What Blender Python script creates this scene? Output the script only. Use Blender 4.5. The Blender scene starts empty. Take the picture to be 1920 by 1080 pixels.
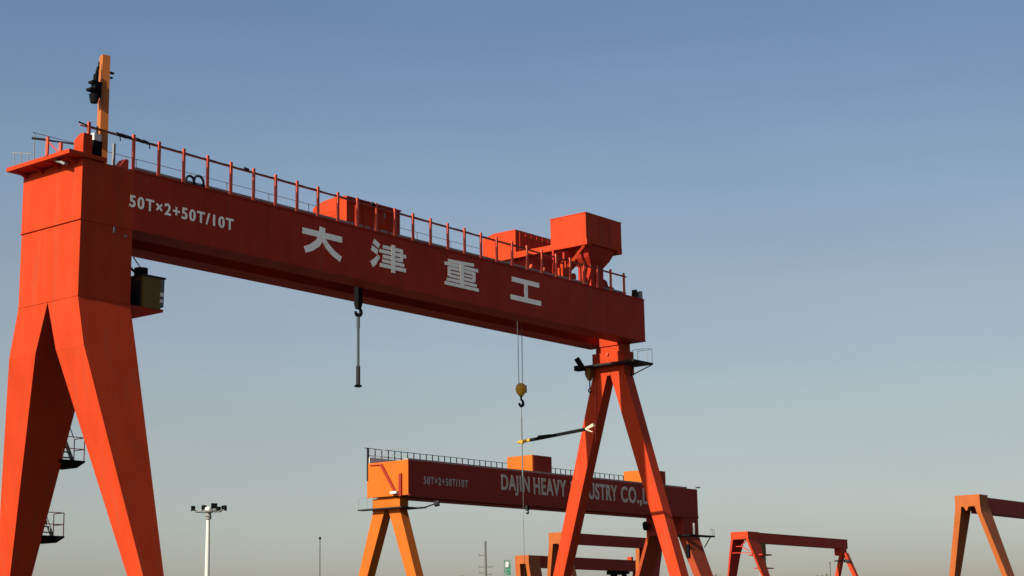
import bpy, math, random
from mathutils import Vector, Matrix

random.seed(7)
HC = 5.0                                   # camera height above the yard
AZ = 0.6732                                # heading of the crane rails' cross direction
scene = bpy.context.scene
COL = scene.collection


# ------------------------------------------------------------------ materials
def paint(name, col, rough=0.55, var=0.10, spec=0.25, metal=0.0, scale=(0.35, 0.35, 0.12), dirt=0.0, chip=0.0, chipcol=(0.22, 0.05, 0.04)):
    m = bpy.data.materials.new(name)
    m.use_nodes = True
    nt = m.node_tree
    b = nt.nodes['Principled BSDF']
    b.inputs['Roughness'].default_value = rough
    b.inputs['Metallic'].default_value = metal
    b.inputs['Specular IOR Level'].default_value = spec
    tc = nt.nodes.new('ShaderNodeTexCoord')
    mp = nt.nodes.new('ShaderNodeMapping')
    mp.inputs['Scale'].default_value = scale
    nt.links.new(tc.outputs['Object'], mp.inputs['Vector'])
    nz = nt.nodes.new('ShaderNodeTexNoise')
    nz.inputs['Scale'].default_value = 3.0
    nz.inputs['Detail'].default_value = 6.0
    nz.inputs['Roughness'].default_value = 0.6
    nt.links.new(mp.outputs['Vector'], nz.inputs['Vector'])
    rp = nt.nodes.new('ShaderNodeValToRGB')
    rp.color_ramp.elements[0].position = 0.3
    rp.color_ramp.elements[1].position = 0.7
    lo = [max(0, c * (1 - var)) for c in col]
    hi = [min(1, c * (1 + var)) for c in col]
    rp.color_ramp.elements[0].color = (*lo, 1)
    rp.color_ramp.elements[1].color = (*hi, 1)
    nt.links.new(nz.outputs['Fac'], rp.inputs['Fac'])
    out = rp.outputs['Color']
    if dirt > 0:
        # rain streaks and grime, stretched down the plate
        mp2 = nt.nodes.new('ShaderNodeMapping')
        mp2.inputs['Scale'].default_value = (2.2, 2.2, 0.16)
        nt.links.new(tc.outputs['Object'], mp2.inputs['Vector'])
        n2 = nt.nodes.new('ShaderNodeTexNoise')
        n2.inputs['Scale'].default_value = 1.6
        n2.inputs['Detail'].default_value = 8.0
        nt.links.new(mp2.outputs['Vector'], n2.inputs['Vector'])
        r2 = nt.nodes.new('ShaderNodeValToRGB')
        r2.color_ramp.elements[0].position = 0.52
        r2.color_ramp.elements[1].position = 0.75
        r2.color_ramp.elements[0].color = (0, 0, 0, 1)
        r2.color_ramp.elements[1].color = (dirt, dirt, dirt, 1)
        nt.links.new(n2.outputs['Fac'], r2.inputs['Fac'])
        mx = nt.nodes.new('ShaderNodeMixRGB')
        mx.inputs['Color2'].default_value = (0.16, 0.06, 0.03, 1)
        nt.links.new(r2.outputs['Color'], mx.inputs['Fac'])
        nt.links.new(out, mx.inputs['Color1'])
        out = mx.outputs['Color']
    if chip > 0:
        # flaked paint lets the colour underneath through
        n3 = nt.nodes.new('ShaderNodeTexNoise')
        n3.inputs['Scale'].default_value = 5.5
        n3.inputs['Detail'].default_value = 9.0
        n3.inputs['Roughness'].default_value = 0.7
        nt.links.new(tc.outputs['Object'], n3.inputs['Vector'])
        r3 = nt.nodes.new('ShaderNodeValToRGB')
        r3.color_ramp.elements[0].position = 0.56
        r3.color_ramp.elements[1].position = 0.64
        r3.color_ramp.elements[0].color = (0, 0, 0, 1)
        r3.color_ramp.elements[1].color = (chip, chip, chip, 1)
        nt.links.new(n3.outputs['Fac'], r3.inputs['Fac'])
        m3 = nt.nodes.new('ShaderNodeMixRGB')
        m3.inputs['Color2'].default_value = (*chipcol, 1)
        nt.links.new(r3.outputs['Color'], m3.inputs['Fac'])
        nt.links.new(out, m3.inputs['Color1'])
        out = m3.outputs['Color']
    nt.links.new(out, b.inputs['Base Color'])
    # slight plate waviness
    bp = nt.nodes.new('ShaderNodeBump')
    bp.inputs['Strength'].default_value = 0.0724
    bp.inputs['Distance'].default_value = 0.05
    nt.links.new(nz.outputs['Fac'], bp.inputs['Height'])
    nt.links.new(bp.outputs['Normal'], b.inputs['Normal'])
    return m


M = dict(
    red=paint('red_orange_paint', (0.355, 0.0335, 0.0088), var=0.13, dirt=0.36, spec=0.06),
    red_shade=paint('shade_toned_red_paint', (0.315, 0.0245, 0.0135), var=0.15, dirt=0.36, spec=0.06),  # same paint as red, made darker and bluer to carry the shade
    orange=paint('orange_paint', (0.37, 0.0903, 0.0089), dirt=0.22, spec=0.10),
    maroon=paint('maroon_girder_paint', (0.215, 0.0225, 0.0140), dirt=0.15, spec=0.06),
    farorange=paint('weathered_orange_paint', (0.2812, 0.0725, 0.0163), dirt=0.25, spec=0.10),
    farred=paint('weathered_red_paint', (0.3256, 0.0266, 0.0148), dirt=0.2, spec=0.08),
    ochre=paint('ochre_paint', (0.3404, 0.1036, 0.0207), var=0.12, dirt=0.2),
    rail=paint('railing_paint', (0.444, 0.0629, 0.0333), rough=0.6),
    dark=paint('dark_steel', (0.016, 0.018, 0.020), rough=0.65, spec=0.12),
    legmix=paint('dull_red_orange_paint', (0.25, 0.039, 0.0130), dirt=0.25, spec=0.08),
    black=paint('black_rubber', (0.006, 0.006, 0.007), rough=0.85, spec=0.05),
    grey=paint('galvanised_steel', (0.1776, 0.185, 0.185), rough=0.5),
    walk=paint('walkway_grating', (0.222, 0.222, 0.1998), rough=0.8),
    rope=paint('wire_rope', (0.1184, 0.1258, 0.1258), rough=0.5),
    rod=paint('lifting_rod_steel', (0.0407, 0.0555, 0.0651), rough=0.4),
    yellow=paint('yellow_hook_paint', (0.4588, 0.2664, 0.0222), rough=0.5),
    olive=paint('olive_cab_panel', (0.1258, 0.0777, 0.0237), rough=0.7, spec=0.1),
    white=paint('white_paint', (0.5772, 0.5698, 0.5328), rough=0.5, var=0.05),
    letter=paint('letter_white_paint', (0.97, 0.93, 0.78), rough=0.45, var=0.03, spec=0.5, chip=0.35),
    letterd=paint('faded_letter_paint', (0.357, 0.323, 0.306), rough=0.7, var=0.08, spec=0.1),
    letterm=paint('dull_white_letter_paint', (0.47, 0.41, 0.34), rough=0.7, var=0.15, spec=0.1, chip=0.5),
    pole=paint('pale_pole_paint', (0.4588, 0.4588, 0.4218), rough=0.5, var=0.05),
    timber=paint('weathered_concrete_pole', (0.0888, 0.0888, 0.0814), rough=0.8),
    green=paint('green_panel', (0.037, 0.148, 0.0962), rough=0.6),
    tip=paint('pale_tip_paint', (0.555, 0.4588, 0.333), rough=0.5),
    bark=paint('bark', (0.10, 0.07, 0.05), rough=0.9),
    leaf=paint('leaves', (0.10, 0.12, 0.06), rough=0.7, var=0.4),
)


def glass_mat():
    m = bpy.data.materials.new('cab_glass')
    m.use_nodes = True
    b = m.node_tree.nodes['Principled BSDF']
    b.inputs['Base Color'].default_value = (0.02, 0.03, 0.03, 1)
    b.inputs['Roughness'].default_value = 0.06
    b.inputs['Specular IOR Level'].default_value = 0.6
    return m


M['glass'] = glass_mat()


# ------------------------------------------------------------------ mesh helper
class MB:
    def __init__(s):
        s.v = []
        s.f = []

    def loft(s, sections, cap=True):
        n = len(sections[0])
        base = len(s.v)
        for sec in sections:
            s.v.extend([tuple(p) for p in sec])
        for k in range(len(sections) - 1):
            a = base + k * n
            b = a + n
            for i in range(n):
                j = (i + 1) % n
                s.f.append((a + i, a + j, b + j, b + i))
        if cap:
            s.f.append(tuple(base + i for i in reversed(range(n))))
            t = base + (len(sections) - 1) * n
            s.f.append(tuple(t + i for i in range(n)))
        return s

    def box(s, u0, u1, v0, v1, z0, z1):
        return s.loft([[(u0, v0, z0), (u1, v0, z0), (u1, v1, z0), (u0, v1, z0)],
                       [(u0, v0, z1), (u1, v0, z1), (u1, v1, z1), (u0, v1, z1)]])

    def bar(s, p, q, w, h=None, up=(0, 0, 1)):
        h = h or w
        p, q = Vector(p), Vector(q)
        d = (q - p).normalized()
        up = Vector(up)
        if abs(d.dot(up)) > 0.98:
            up = Vector((1, 0, 0))
        a = d.cross(up).normalized() * (w / 2)
        b = a.cross(d).normalized() * (h / 2)
        return s.loft([[p - a - b, p + a - b, p + a + b, p - a + b], [q - a - b, q + a - b, q + a + b, q - a + b]])

    def tube(s, p, q, r, r2=None, n=10):
        r2 = r if r2 is None else r2
        p, q = Vector(p), Vector(q)
        d = (q - p).normalized()
        up = Vector((0, 0, 1)) if abs(d.z) < 0.98 else Vector((1, 0, 0))
        a = d.cross(up).normalized()
        b = d.cross(a).normalized()
        A = []
        B = []
        for i in range(n):
            t = 2 * math.pi * i / n
            o = a * math.cos(t) + b * math.sin(t)
            A.append(p + o * r)
            B.append(q + o * r2)
        return s.loft([A, B])

    def path(s, pts, r, n=8, closed=False):
        for a, b in zip(pts[:-1], pts[1:]):
            s.tube(a, b, r, n=n)
        return s

    def lathe(s, c, prof, n=16):
        """prof: list of (radius, z)"""
        return s.loft([[(c[0] + r * math.cos(2 * math.pi * i / n), c[1] + r * math.sin(2 * math.pi * i / n), c[2] + z)
                        for i in range(n)] for r, z in prof])

    def build(s, name, mat, parent=None, bevel=0.0, loc=None):
        me = bpy.data.meshes.new(name)
        me.from_pydata([tuple(v) for v in s.v], [], s.f)
        me.update()
        import bmesh
        bm = bmesh.new()
        bm.from_mesh(me)
        bmesh.ops.recalc_face_normals(bm, faces=bm.faces)
        if bevel > 0:
            bmesh.ops.bevel(bm, geom=list(bm.edges), offset=bevel, segments=1, affect='EDGES', clamp_overlap=True)
        bm.to_mesh(me)
        bm.free()
        me.materials.append(M[mat] if isinstance(mat, str) else mat)
        o = bpy.data.objects.new(name, me)
        COL.objects.link(o)
        if parent is not None:
            o.parent = parent
        if loc is not None:
            o.location = loc
        return o


def thing(name, label, cat, loc, rotz=0.0, group=None):
    o = bpy.data.objects.new(name, None)
    o.empty_display_size = 0.5
    COL.objects.link(o)
    o.location = loc
    o.rotation_euler = (0, 0, rotz)
    o['label'] = label
    o['category'] = cat
    if group:
        o['group'] = group
    return o


def rep(o, loc, parent):
    c = o.copy()
    COL.objects.link(c)
    c.parent = parent
    c.location = loc
    return c


def text_part(name, s, mat, parent, u0, u1, z0, z1, v, bold=0.0, depth=0.02, space=1.0):
    """lettering standing 'depth' proud of the face at v (face looks towards -v)"""
    cu = bpy.data.curves.new(name, 'FONT')
    cu.body = s
    cu.offset = bold
    cu.space_character = space
    cu.extrude = 0.01
    ob = bpy.data.objects.new(name, cu)
    COL.objects.link(ob)
    bpy.context.view_layer.update()
    dg = bpy.context.evaluated_depsgraph_get()
    me = bpy.data.meshes.new_from_object(ob.evaluated_get(dg))
    bpy.data.objects.remove(ob)
    xs = [p.co.x for p in me.vertices]
    ys = [p.co.y for p in me.vertices]
    x0, x1, y0, y1 = min(xs), max(xs), min(ys), max(ys)
    for p in me.vertices:
        x, y, z = p.co
        p.co = (u0 + (x - x0) / (x1 - x0) * (u1 - u0), v - depth * (0.5 + z / 0.02), z0 + (y - y0) / (y1 - y0) * (z1 - z0))
    me.name = name
    me.materials.clear()
    me.materials.append(M[mat])
    o = bpy.data.objects.new(name, me)
    COL.objects.link(o)
    o.parent = parent
    return o


def strokes_part(name, strokes, mat, parent, u0, u1, z0, z1, v, thick=1.0):
    """a character as brush strokes: (points, width) in a unit square"""
    mb = MB()
    for k, (pts, w) in enumerate(strokes):
        d = 0.012 + 0.004 * k
        n = len(pts)
        L = []
        R = []
        P = [Vector((u0 + x * (u1 - u0), z0 + y * (z1 - z0))) for x, y in pts]
        W = [x * thick for x in (w if isinstance(w, (list, tuple)) else [w] * n)]
        for i in range(n):
            t = (P[min(i + 1, n - 1)] - P[max(i - 1, 0)]).normalized()
            nn = Vector((-t.y, t.x)) * (W[i] * (z1 - z0) / 2)
            L.append(P[i] + nn)
            R.append(P[i] - nn)
        secs = [[(L[i].x, v - d, L[i].y), (R[i].x, v - d, R[i].y), (R[i].x, v - 0.001, R[i].y), (L[i].x, v - 0.001, L[i].y)] for i in range(n)]
        mb.loft(secs)
    return mb.build(name, mat, parent)


ROT = math.pi / 2 - AZ


def Z(z):          # height relative to the eye -> height above the yard
    return z + HC


# ================================================================== FRONT CRANE
O1 = (-14.0489, 52.4448, 0)
W = 3.245
MID = W / 2
UE = 32.68
ZT, ZB, ZK = Z(15.58), Z(13.53), Z(10.97)
c1 = thing('gantry_crane', 'huge orange-red gantry crane in front with four white Chinese characters on its girder', 'gantry crane', O1, ROT)
VG, VF = 1.08, 2.20                         # near girder 0..VG, far girder VF..W

g = MB().box(2.135, UE, 0.0, VG, ZB + 0.002, ZT)
g.box(2.135, UE, -0.035, 0.0, ZT - 0.03, ZT + 0.02)                 # top flange lip
g.box(2.135, UE, -0.03, 0.0, ZB - 0.012, ZB + 0.03)
girder = g.build('girder', 'red_shade', c1)
girder['label'] = 'near box girder with white lettering'
g = MB().box(2.135, UE, VF, W, ZB + 0.002, ZT)
g.box(2.135, UE, VF - 0.05, VF, ZB - 0.012, ZB + 0.04)
g.build('girder', 'red_shade', c1)
# thin welded stiffener seams on the near web
sm = MB().box(0, 0.03, -0.006, 0.001, ZB + 0.04, ZT - 0.04).build('weld_seam', 'red_shade', girder, loc=(2.135 + 3.05, 0, 0))
for k in range(2, 10):
    rep(sm, (2.135 + k * 3.05, 0, 0), girder)

# head of the rigid leg
h = MB().box(0, 2.13, 0, W, ZB, ZT)
head = h.build('end_beam', 'red', c1)
h = MB().box(0.012, 2.12, 0.012, W - 0.012, ZK, ZB - 0.03)
h.box(-0.045, 2.14, -0.012, W + 0.02, ZB - 0.03, ZB)                # flange seam
h.box(-0.006, 2.136, -0.004, W + 0.006, ZK - 0.02, ZK + 0.015)
h.build('leg_head', 'red', c1)

# two splayed rigid legs
def rigid_leg(sgn):
    def vv(off):
        return MID + sgn * off
    def sec(z, i, o, ua, ub):
        return [(ua, vv(i), Z(z)), (ub, vv(i), Z(z)), (ub, vv(o), Z(z)), (ua, vv(o), Z(z))]
    return MB().loft([sec(10.95, 0.002, 1.61, 0.012, 2.12), sec(9.3, 0.55, 2.01, 0.012, 2.12),
                      sec(0.0, 3.785, 4.363, 1.46, 1.94), sec(-4.1, 5.2, 5.4, 1.5, 1.94)])


for sgn in (-1, 1):
    rigid_leg(sgn).build('leg', 'red', c1)
MB().box(1.3, 2.1, MID - 6.2, MID + 6.2, 0.25, 0.9).build('sill_beam', 'red', c1)

# flexible A-frame leg at the far end
UR = 31.86
def flex_leg(sgn):
    def sec(z):
        o = 0.95 + 0.285 * (12.0 - z)
        i = max(0.10 + 0.309 * (12.0 - z), 0.02)
        i = min(i, o - 0.45)
        a, b = MID + sgn * i, MID + sgn * o
        return [(UR, a, Z(z)), (UR + 0.64, a, Z(z)), (UR + 0.64, b, Z(z)), (UR, b, Z(z))]
    return MB().loft([sec(12.0), sec(6.0), sec(0.0), sec(-4.1)])


for sgn in (-1, 1):
    flex_leg(sgn).build('leg', 'red', c1)
MB().box(UR - 0.02, UR + 0.8, MID - 6.2, MID + 6.2, 0.25, 0.9).build('sill_beam', 'red', c1)
MB().box(UR - 0.01, UR + 0.84, 0.72, 2.55, Z(12.0), Z(13.12)).build('cap_beam', 'red', c1)
mb = MB().box(UR + 0.02, UR + 0.7, VG + 0.002, VF - 0.002, ZB - 0.1, ZB + 0.75)
mb.box(UR + 0.1, UR + 0.75, 0.85, 2.4, Z(13.12), ZB - 0.02)
mb.build('end_bracket', 'red', c1)
# hinge pins, bolts
for v in (0.95, 1.62, 2.3):
    MB().tube((UR - 0.10, v, Z(13.02)), (UR + 0.0, v, Z(13.02)), 0.07).build('hinge_pin', 'rail', c1)
# service platform round the A-frame cap
pz = Z(12.42)
mb = MB()
mb.box(UR - 0.6, UR - 0.03, -0.25, 3.0, pz, pz + 0.09)
mb.box(UR + 0.86, UR + 1.05, -0.25, 3.0, pz, pz + 0.09)
mb.box(UR - 0.03, UR + 0.86, -0.25, 0.70, pz + 0.002, pz + 0.088)
mb.box(UR - 0.03, UR + 0.86, 2.57, 3.0, pz + 0.002, pz + 0.088)
for (u, v) in ((UR - 0.5, -0.2), (UR - 0.5, 2.9), (UR + 1.0, -0.2), (UR + 1.0, 2.9)):
    mb.bar((u, v, pz), (UR + 0.4, MID + (v - MID) * 0.55, pz - 0.5), 0.05)
plat = mb.build('service_platform', 'dark', c1)
mb = MB()
for u in (UR + 0.6, UR + 1.02):
    for v in (-0.22, 0.6):
        mb.tube((u, v, pz + 0.09), (u, v, pz + 0.75), 0.012, n=6)
mb.tube((UR + 0.6, -0.22, pz + 0.75), (UR + 1.02, -0.22, pz + 0.75), 0.012, n=6)
mb.tube((UR + 1.02, -0.22, pz + 0.75), (UR + 1.02, 0.6, pz + 0.75), 0.012, n=6)
mb.tube((UR + 0.6, -0.22, pz + 0.75), (UR + 0.6, 0.6, pz + 0.75), 0.012, n=6)
mb.build('guard_rail', 'grey', plat)
# chain hoist on the platform
mb = MB().bar((UR - 0.45, 2.85, pz + 0.06), (UR - 0.62, 3.05, pz + 0.50), 0.20, 0.24)
mb.box(UR - 0.75, UR - 0.40, 2.7, 3.12, pz - 0.12, pz + 0.12)
hoist = mb.build('chain_hoist', 'black', c1)
hv = 2.42
mb = MB().loft([[(UR - 0.42, hv, pz - 0.01), (UR - 0.12, hv, pz - 0.01), (UR - 0.12, hv + 0.3, pz - 0.01), (UR - 0.42, hv + 0.3, pz - 0.01)],
                [(UR - 0.42, hv, pz - 0.32), (UR - 0.12, hv, pz - 0.32), (UR - 0.12, hv + 0.3, pz - 0.32), (UR - 0.42, hv + 0.3, pz - 0.32)],
                [(UR - 0.32, hv + .08, pz - 0.6), (UR - 0.2, hv + .08, pz - 0.6), (UR - 0.2, hv + .2, pz - 0.6), (UR - 0.32, hv + .2, pz - 0.6)]])
mb.build('hoist_body', 'olive', hoist)
mb = MB().tube((UR - 0.26, hv + .14, pz - 0.6), (UR - 0.26, hv + .14, pz - 1.0), 0.03)
mb.path([(UR - 0.26, hv + .14 + 0.08 * math.sin(t), pz - 1.08 + 0.08 * math.cos(t)) for t in [i * 0.5 for i in range(10)]], 0.035)
mb.build('hoist_hook', 'black', hoist)
# cable dropping down the far flexible leg
mb = MB().path([(UR - 0.06, 2.35 + 0.02 * i, Z(11.6 - i * 0.55)) for i in range(6)], 0.018, n=6)
mb.build('cable', 'rail', c1)

# railing along the near top edge
posts_k = [(0, 2.11), (8, 10.87), (17, 20.55), (26, 30.05), (27, 31.13)]
def post_u(k):
    for (a, ua), (b, ub) in zip(posts_k[:-1], posts_k[1:]):
        if a <= k <= b:
            return ua + (ub - ua) * (k - a) / (b - a)


PU = [0.25] + [post_u(k) for k in range(28)]
rz0, rz1 = ZT, Z(16.78)
rl = MB()
VR = 0.095
seg = []
rnd = random.Random(3)
for a, b in zip(PU[:-1], PU[1:]):
    for i in range(4):
        seg.append((a + (b - a) * i / 4, VR, rz1 - 0.22 * (a + (b - a) * i / 4) / 31 - 0.03 - 0.012 * math.sin(math.pi * i / 4) + rnd.uniform(-0.010, 0.010)))
seg.append((PU[-1] + 0.25, VR, rz1 - 0.26))
seg = [(-0.15, VR, rz1 + 0.02)] + seg
rl.path(seg, 0.026, n=6)
railing = MB().tube((-0.1, VR, rz1 - 0.075), (PU[-1] + 0.2, VR, rz1 - 0.295), 0.026, n=6).build('railing', 'rail', c1)
rl.build('cable', 'dark', railing)
pm = MB().box(-0.05, 0.05, -0.035, 0.035, -1.2, 0.12).build('post', 'rail', railing, loc=(PU[0], VR - 0.03, rz1 - 0.02))
for u in PU[1:]:
    rep(pm, (u, VR - 0.03, rz1 - 0.02 - 0.22 * u / 31), railing)
# cable bundles hung over the rail
for (u, l) in ((2.35, .16), (1.75, .22), (1.55, .2), (2.6, .12), (7.2, .1), (13.9, .1)):
    MB().tube((u - l, VR - 0.05, rz1 - 0.05), (u + l, VR - 0.05, rz1 - 0.07 - rnd.uniform(0, .05)), 0.055, n=7).build('cable_bundle', 'dark', railing)
for u in (1.5, 2.75):
    MB().tube((u, VR - 0.05, rz1 - 0.06), (u + .03, VR - 0.05, rz1 - 0.28), 0.02, n=6).build('cable_end', 'dark', railing)
# far-side railing
mb = MB()
mb.tube((0.2, W - 0.1, Z(17.15)), (24.3, W - 0.1, Z(17.15)), 0.012, n=6)
far = mb.build('railing', 'grey', c1)
pm2 = MB().box(-0.012, 0.012, -0.012, 0.012, -1.56, 0).build('post', 'grey', far, loc=(0.3, W - 0.1, Z(17.15)))
for k in range(1, 12):
    rep(pm2, (0.3 + k * 2.18, W - 0.1, Z(17.15)), far)
# walkway grating and trolley rail, cable loops on the deck
mb = MB().box(2.4, 31.6, 0.28, 0.95, ZT + 0.16, ZT + 0.24)
mb.box(2.4, 31.6, 1.02, 1.12, ZT, ZT + 0.30)
for u in range(3, 31, 2):
    mb.box(u, u + 0.08, 0.3, 0.9, ZT, ZT + 0.16)
mb.build('walkway', 'walk', c1)
def ring(c, r, t, n=14):
    m = MB()
    pts = [(c[0] + r * math.cos(2 * math.pi * i / n), c[1], c[2] + r * math.sin(2 * math.pi * i / n)) for i in range(n + 1)]
    return m.path(pts, t, n=6)


for (u, r) in ((4.75, .18), (5.15, .22)):
    ring((u, 0.24, ZT + r + 0.05), r, 0.045).build('cable_loop', 'dark', c1)
# end railing bits over the far end
mb = MB()
mb.loft([[(UE - 0.55, 0.1, ZT), (UE - 0.3, 0.1, ZT), (UE - 0.3, 0.35, ZT), (UE - 0.55, 0.35, ZT)],
         [(UE - 0.5, 0.1, ZT + 0.45), (UE - 0.42, 0.1, ZT + 0.45), (UE - 0.42, 0.35, ZT + 0.45), (UE - 0.5, 0.35, ZT + 0.45)]])
mb.build('buffer_stop', 'dark', c1)
mb = MB().box(UE - 0.14, UE - 0.02, 0.06, 0.3, ZT, ZT + 0.42)
mb.build('buffer_pad', 'grey', c1)

# oversailing end deck over the rigid leg
dk0, dk1 = ZT + 0.02, ZT + 0.16
mb = MB().box(-0.62, 0.9, -0.10, W + 0.12, dk0, dk1)
for v in (0.3, 1.2, 2.1, 3.0):
    mb.loft([[(-0.55, v, dk0), (-0.002, v, dk0), (-0.002, v + 0.04, dk0), (-0.55, v + 0.04, dk0)],
             [(-0.04, v, dk0 - 0.2), (-0.002, v, dk0 - 0.2), (-0.002, v + 0.04, dk0 - 0.2), (-0.04, v + 0.04, dk0 - 0.2)]])
deck = mb.build('end_deck', 'red', c1)
mb = MB().box(-0.66, -0.60, 1.02, 1.14, dk1, dk1 + 0.62)
mb.bar((-0.61, 1.05, dk1 + 0.45), (-0.3, 0.75, dk1), 0.05)
mb.build('guard_post', 'rail', deck)
MB().box(-0.62, -0.54, 0.36, 0.48, dk1, dk1 + 0.30).build('guard_post', 'rail', deck)
mb = MB().tube((-0.95, 1.5, dk1 + 0.60), (0.1, 0.6, dk1 + 0.45), 0.03)
mb.tube((-0.95, 1.5, dk1 + 0.60), (-0.62, 1.2, dk1 + 0.56), 0.042)
mb.build('guard_rail', 'dark', deck)
mb = MB()
for v in (3.0, 2.6, 2.2):
    mb.tube((-0.58, v, dk1), (-0.58, v, dk1 + 0.5 - (3.0 - v) * 0.2), 0.014, n=6)
mb.tube((-0.58, 3.1, dk1 + 0.5), (-0.58, 2.0, dk1 + 0.24), 0.014, n=6)
mb.build('cable_guard', 'grey', deck)
mb = MB().bar((-0.35, 0.95, dk0 - 0.02), (-0.35, 0.7, dk0 - 0.1), 0.16, 0.08)
mb.bar((-0.35, 0.7, dk0 - 0.1), (-0.33, 0.45, dk0 - 0.22), 0.14, 0.08)
mb.build('floodlight', 'grey', deck)
# electrical cabinet and switch boxes on the deck
mb = MB().box(-0.02, 0.34, -0.02, 0.48, dk1, dk1 + 0.52)
mb.loft([[(-0.02, -0.02, dk1 + 0.52), (0.34, -0.02, dk1 + 0.52), (0.34, 0.48, dk1 + 0.52), (-0.02, 0.48, dk1 + 0.52)],
         [(0.0, -0.02, dk1 + 0.70), (0.34, -0.02, dk1 + 0.70), (0.34, 0.2, dk1 + 0.70), (0.0, 0.2, dk1 + 0.70)]])
mb.build('switch_cabinet', 'red', c1)
MB().box(0.62, 0.98, 0.3, 0.7, dk1, dk1 + 0.66).build('switch_cabinet', 'black', c1)
MB().box(0.66, 0.95, 0.32, 0.66, dk1 + 0.66, dk1 + 0.92).build('junction_box', 'white', c1)
mb = MB().loft([[(1.62, 0.25, ZT + 0.02), (2.06, 0.25, ZT + 0.02), (2.06, 0.6, ZT + 0.02), (1.62, 0.6, ZT + 0.02)],
                [(1.92, 0.25, ZT + 0.42), (2.06, 0.25, ZT + 0.42), (2.06, 0.6, ZT + 0.42), (1.92, 0.6, ZT + 0.42)]])
mb.build('bracket', 'rail', c1)
# ochre maintenance mast, turned a little towards the sun
mast_e = MB()
a = math.radians(-13)
s = 0.148
def msec(z, k=1.0):
    return [(1.50 + k * s * (x * math.cos(a) - y * math.sin(a)), 1.0 + k * s * (x * math.sin(a) + y * math.cos(a)), z) for x, y in ((-1, -1), (1, -1), (1, 1), (-1, 1))]


mast_e.loft([msec(ZT), msec(ZT + 0.05), msec(Z(19.74), 0.93)])
mast = mast_e.build('mast', 'ochre', c1)
mast['label'] = 'tall ochre square mast'
mb = MB().tube((1.2, 0.95, Z(19.25)), (1.12, 0.95, Z(18.95)), 0.05)
mb.tube((1.12, 0.95, Z(18.95)), (1.08, 0.95, Z(18.55)), 0.09)
mb.tube((1.22, 0.95, Z(19.45)), (1.18, 0.95, Z(18.5)), 0.025)
mb.box(0.88, 1.28, 0.8, 1.05, Z(18.60), Z(18.68))
mb.box(0.80, 1.26, 0.8, 1.05, Z(18.31), Z(18.40))
mb.box(1.0, 1.26, 0.82, 1.05, Z(18.15), Z(18.62))
mb.tube((1.06, 0.93, Z(18.22)), (1.06, 0.93, Z(17.93)), 0.19, 0.13)
mb.build('pulley_hoist', 'black', mast)
MB().box(1.66, 1.84, 0.9, 1.0, Z(19.15), Z(19.21)).build('lug', 'dark', mast)
MB().box(1.66, 1.80, 0.9, 1.0, Z(18.98), Z(19.02)).build('lug', 'dark', mast)
MB().tube((1.17, 0.85, Z(16.5)), (1.17, 0.85, Z(17.1)), 0.04).build('winch_handle', 'dark', mast)
MB().box(1.74, 1.82, 0.66, 0.74, ZT, Z(16.6)).build('mast_stay', 'grey', mast)

# lettering
text_part('lettering', '50T\u00d72+50T/10T', 'letter', girder, 1.95, 6.58, Z(14.29), Z(14.71), 0.0, bold=0.022, space=1.22)
chars = dict(
    da=[([(0.0, .73), (1.0, .73)], .19), ([(.50, 1.0), (.48, .70), (.38, .40), (.22, .20), (.06, .08)], [.24, .24, .23, .22, .20]),
        ([(.50, .62), (.62, .38), (.78, .17), (.97, .02)], [.16, .20, .2, .19])],
    jin=[([(.06, .99), (.23, .84)], .15), ([(.0, .72), (.18, .60)], .15), ([(.0, .10), (.09, .22), (.22, .47)], [.19, .17, .10]),
         ([(.34, .86), (.93, .86)], .10), ([(.24, .68), (1.04, .68)], .10), ([(.34, .50), (.93, .50)], .10), ([(.90, .90), (.90, .46)], .10),
         ([(.32, .33), (.97, .33)], .09), ([(.25, .15), (1.02, .15)], .11), ([(.64, 1.0), (.64, -.04)], .14)],
    zhong=[([(.10, .93), (.50, .95), (.88, .99)], .10), ([(.0, .80), (1.0, .80)], .10), ([(.13, .66), (.87, .66)], .09), ([(.13, .51), (.87, .51)], .07),
           ([(.13, .36), (.87, .36)], .09), ([(.13, .70), (.13, .33)], .12), ([(.87, .70), (.87, .33)], .12), ([(.06, .20), (.94, .20)], .09),
           ([(.0, .04), (1.0, .04)], .10), ([(.50, .95), (.50, .04)], .15)],
    gong=[([(.05, .88), (.95, .88)], .20), ([(0, .08), (1.0, .08)], .20), ([(.5, .90), (.5, .06)], .22)],
)
strokes_part('character', chars['da'], 'letter', girder, 10.0, 12.1, Z(14.12), Z(15.22), 0.0, 1.12)
strokes_part('character', chars['jin'], 'letter', girder, 13.74, 15.66, Z(14.12), Z(15.20), 0.0, 1.30)
strokes_part('character', chars['zhong'], 'letter', girder, 18.1, 20.24, Z(14.12), Z(15.22), 0.0, 1.26)
strokes_part('character', chars['gong'], 'letter', girder, 22.42, 24.56, Z(14.14), Z(15.14), 0.0, 1.08)
# dark hatch / lamp specks on the pillar front
MB().box(1.32, 1.38, -0.03, 0.01, Z(13.28), Z(13.48)).build('marker_lamp', 'grey', c1)
MB().box(1.78, 1.86, -0.03, 0.01, Z(13.2), Z(13.27)).build('marker_lamp', 'grey', c1)

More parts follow.
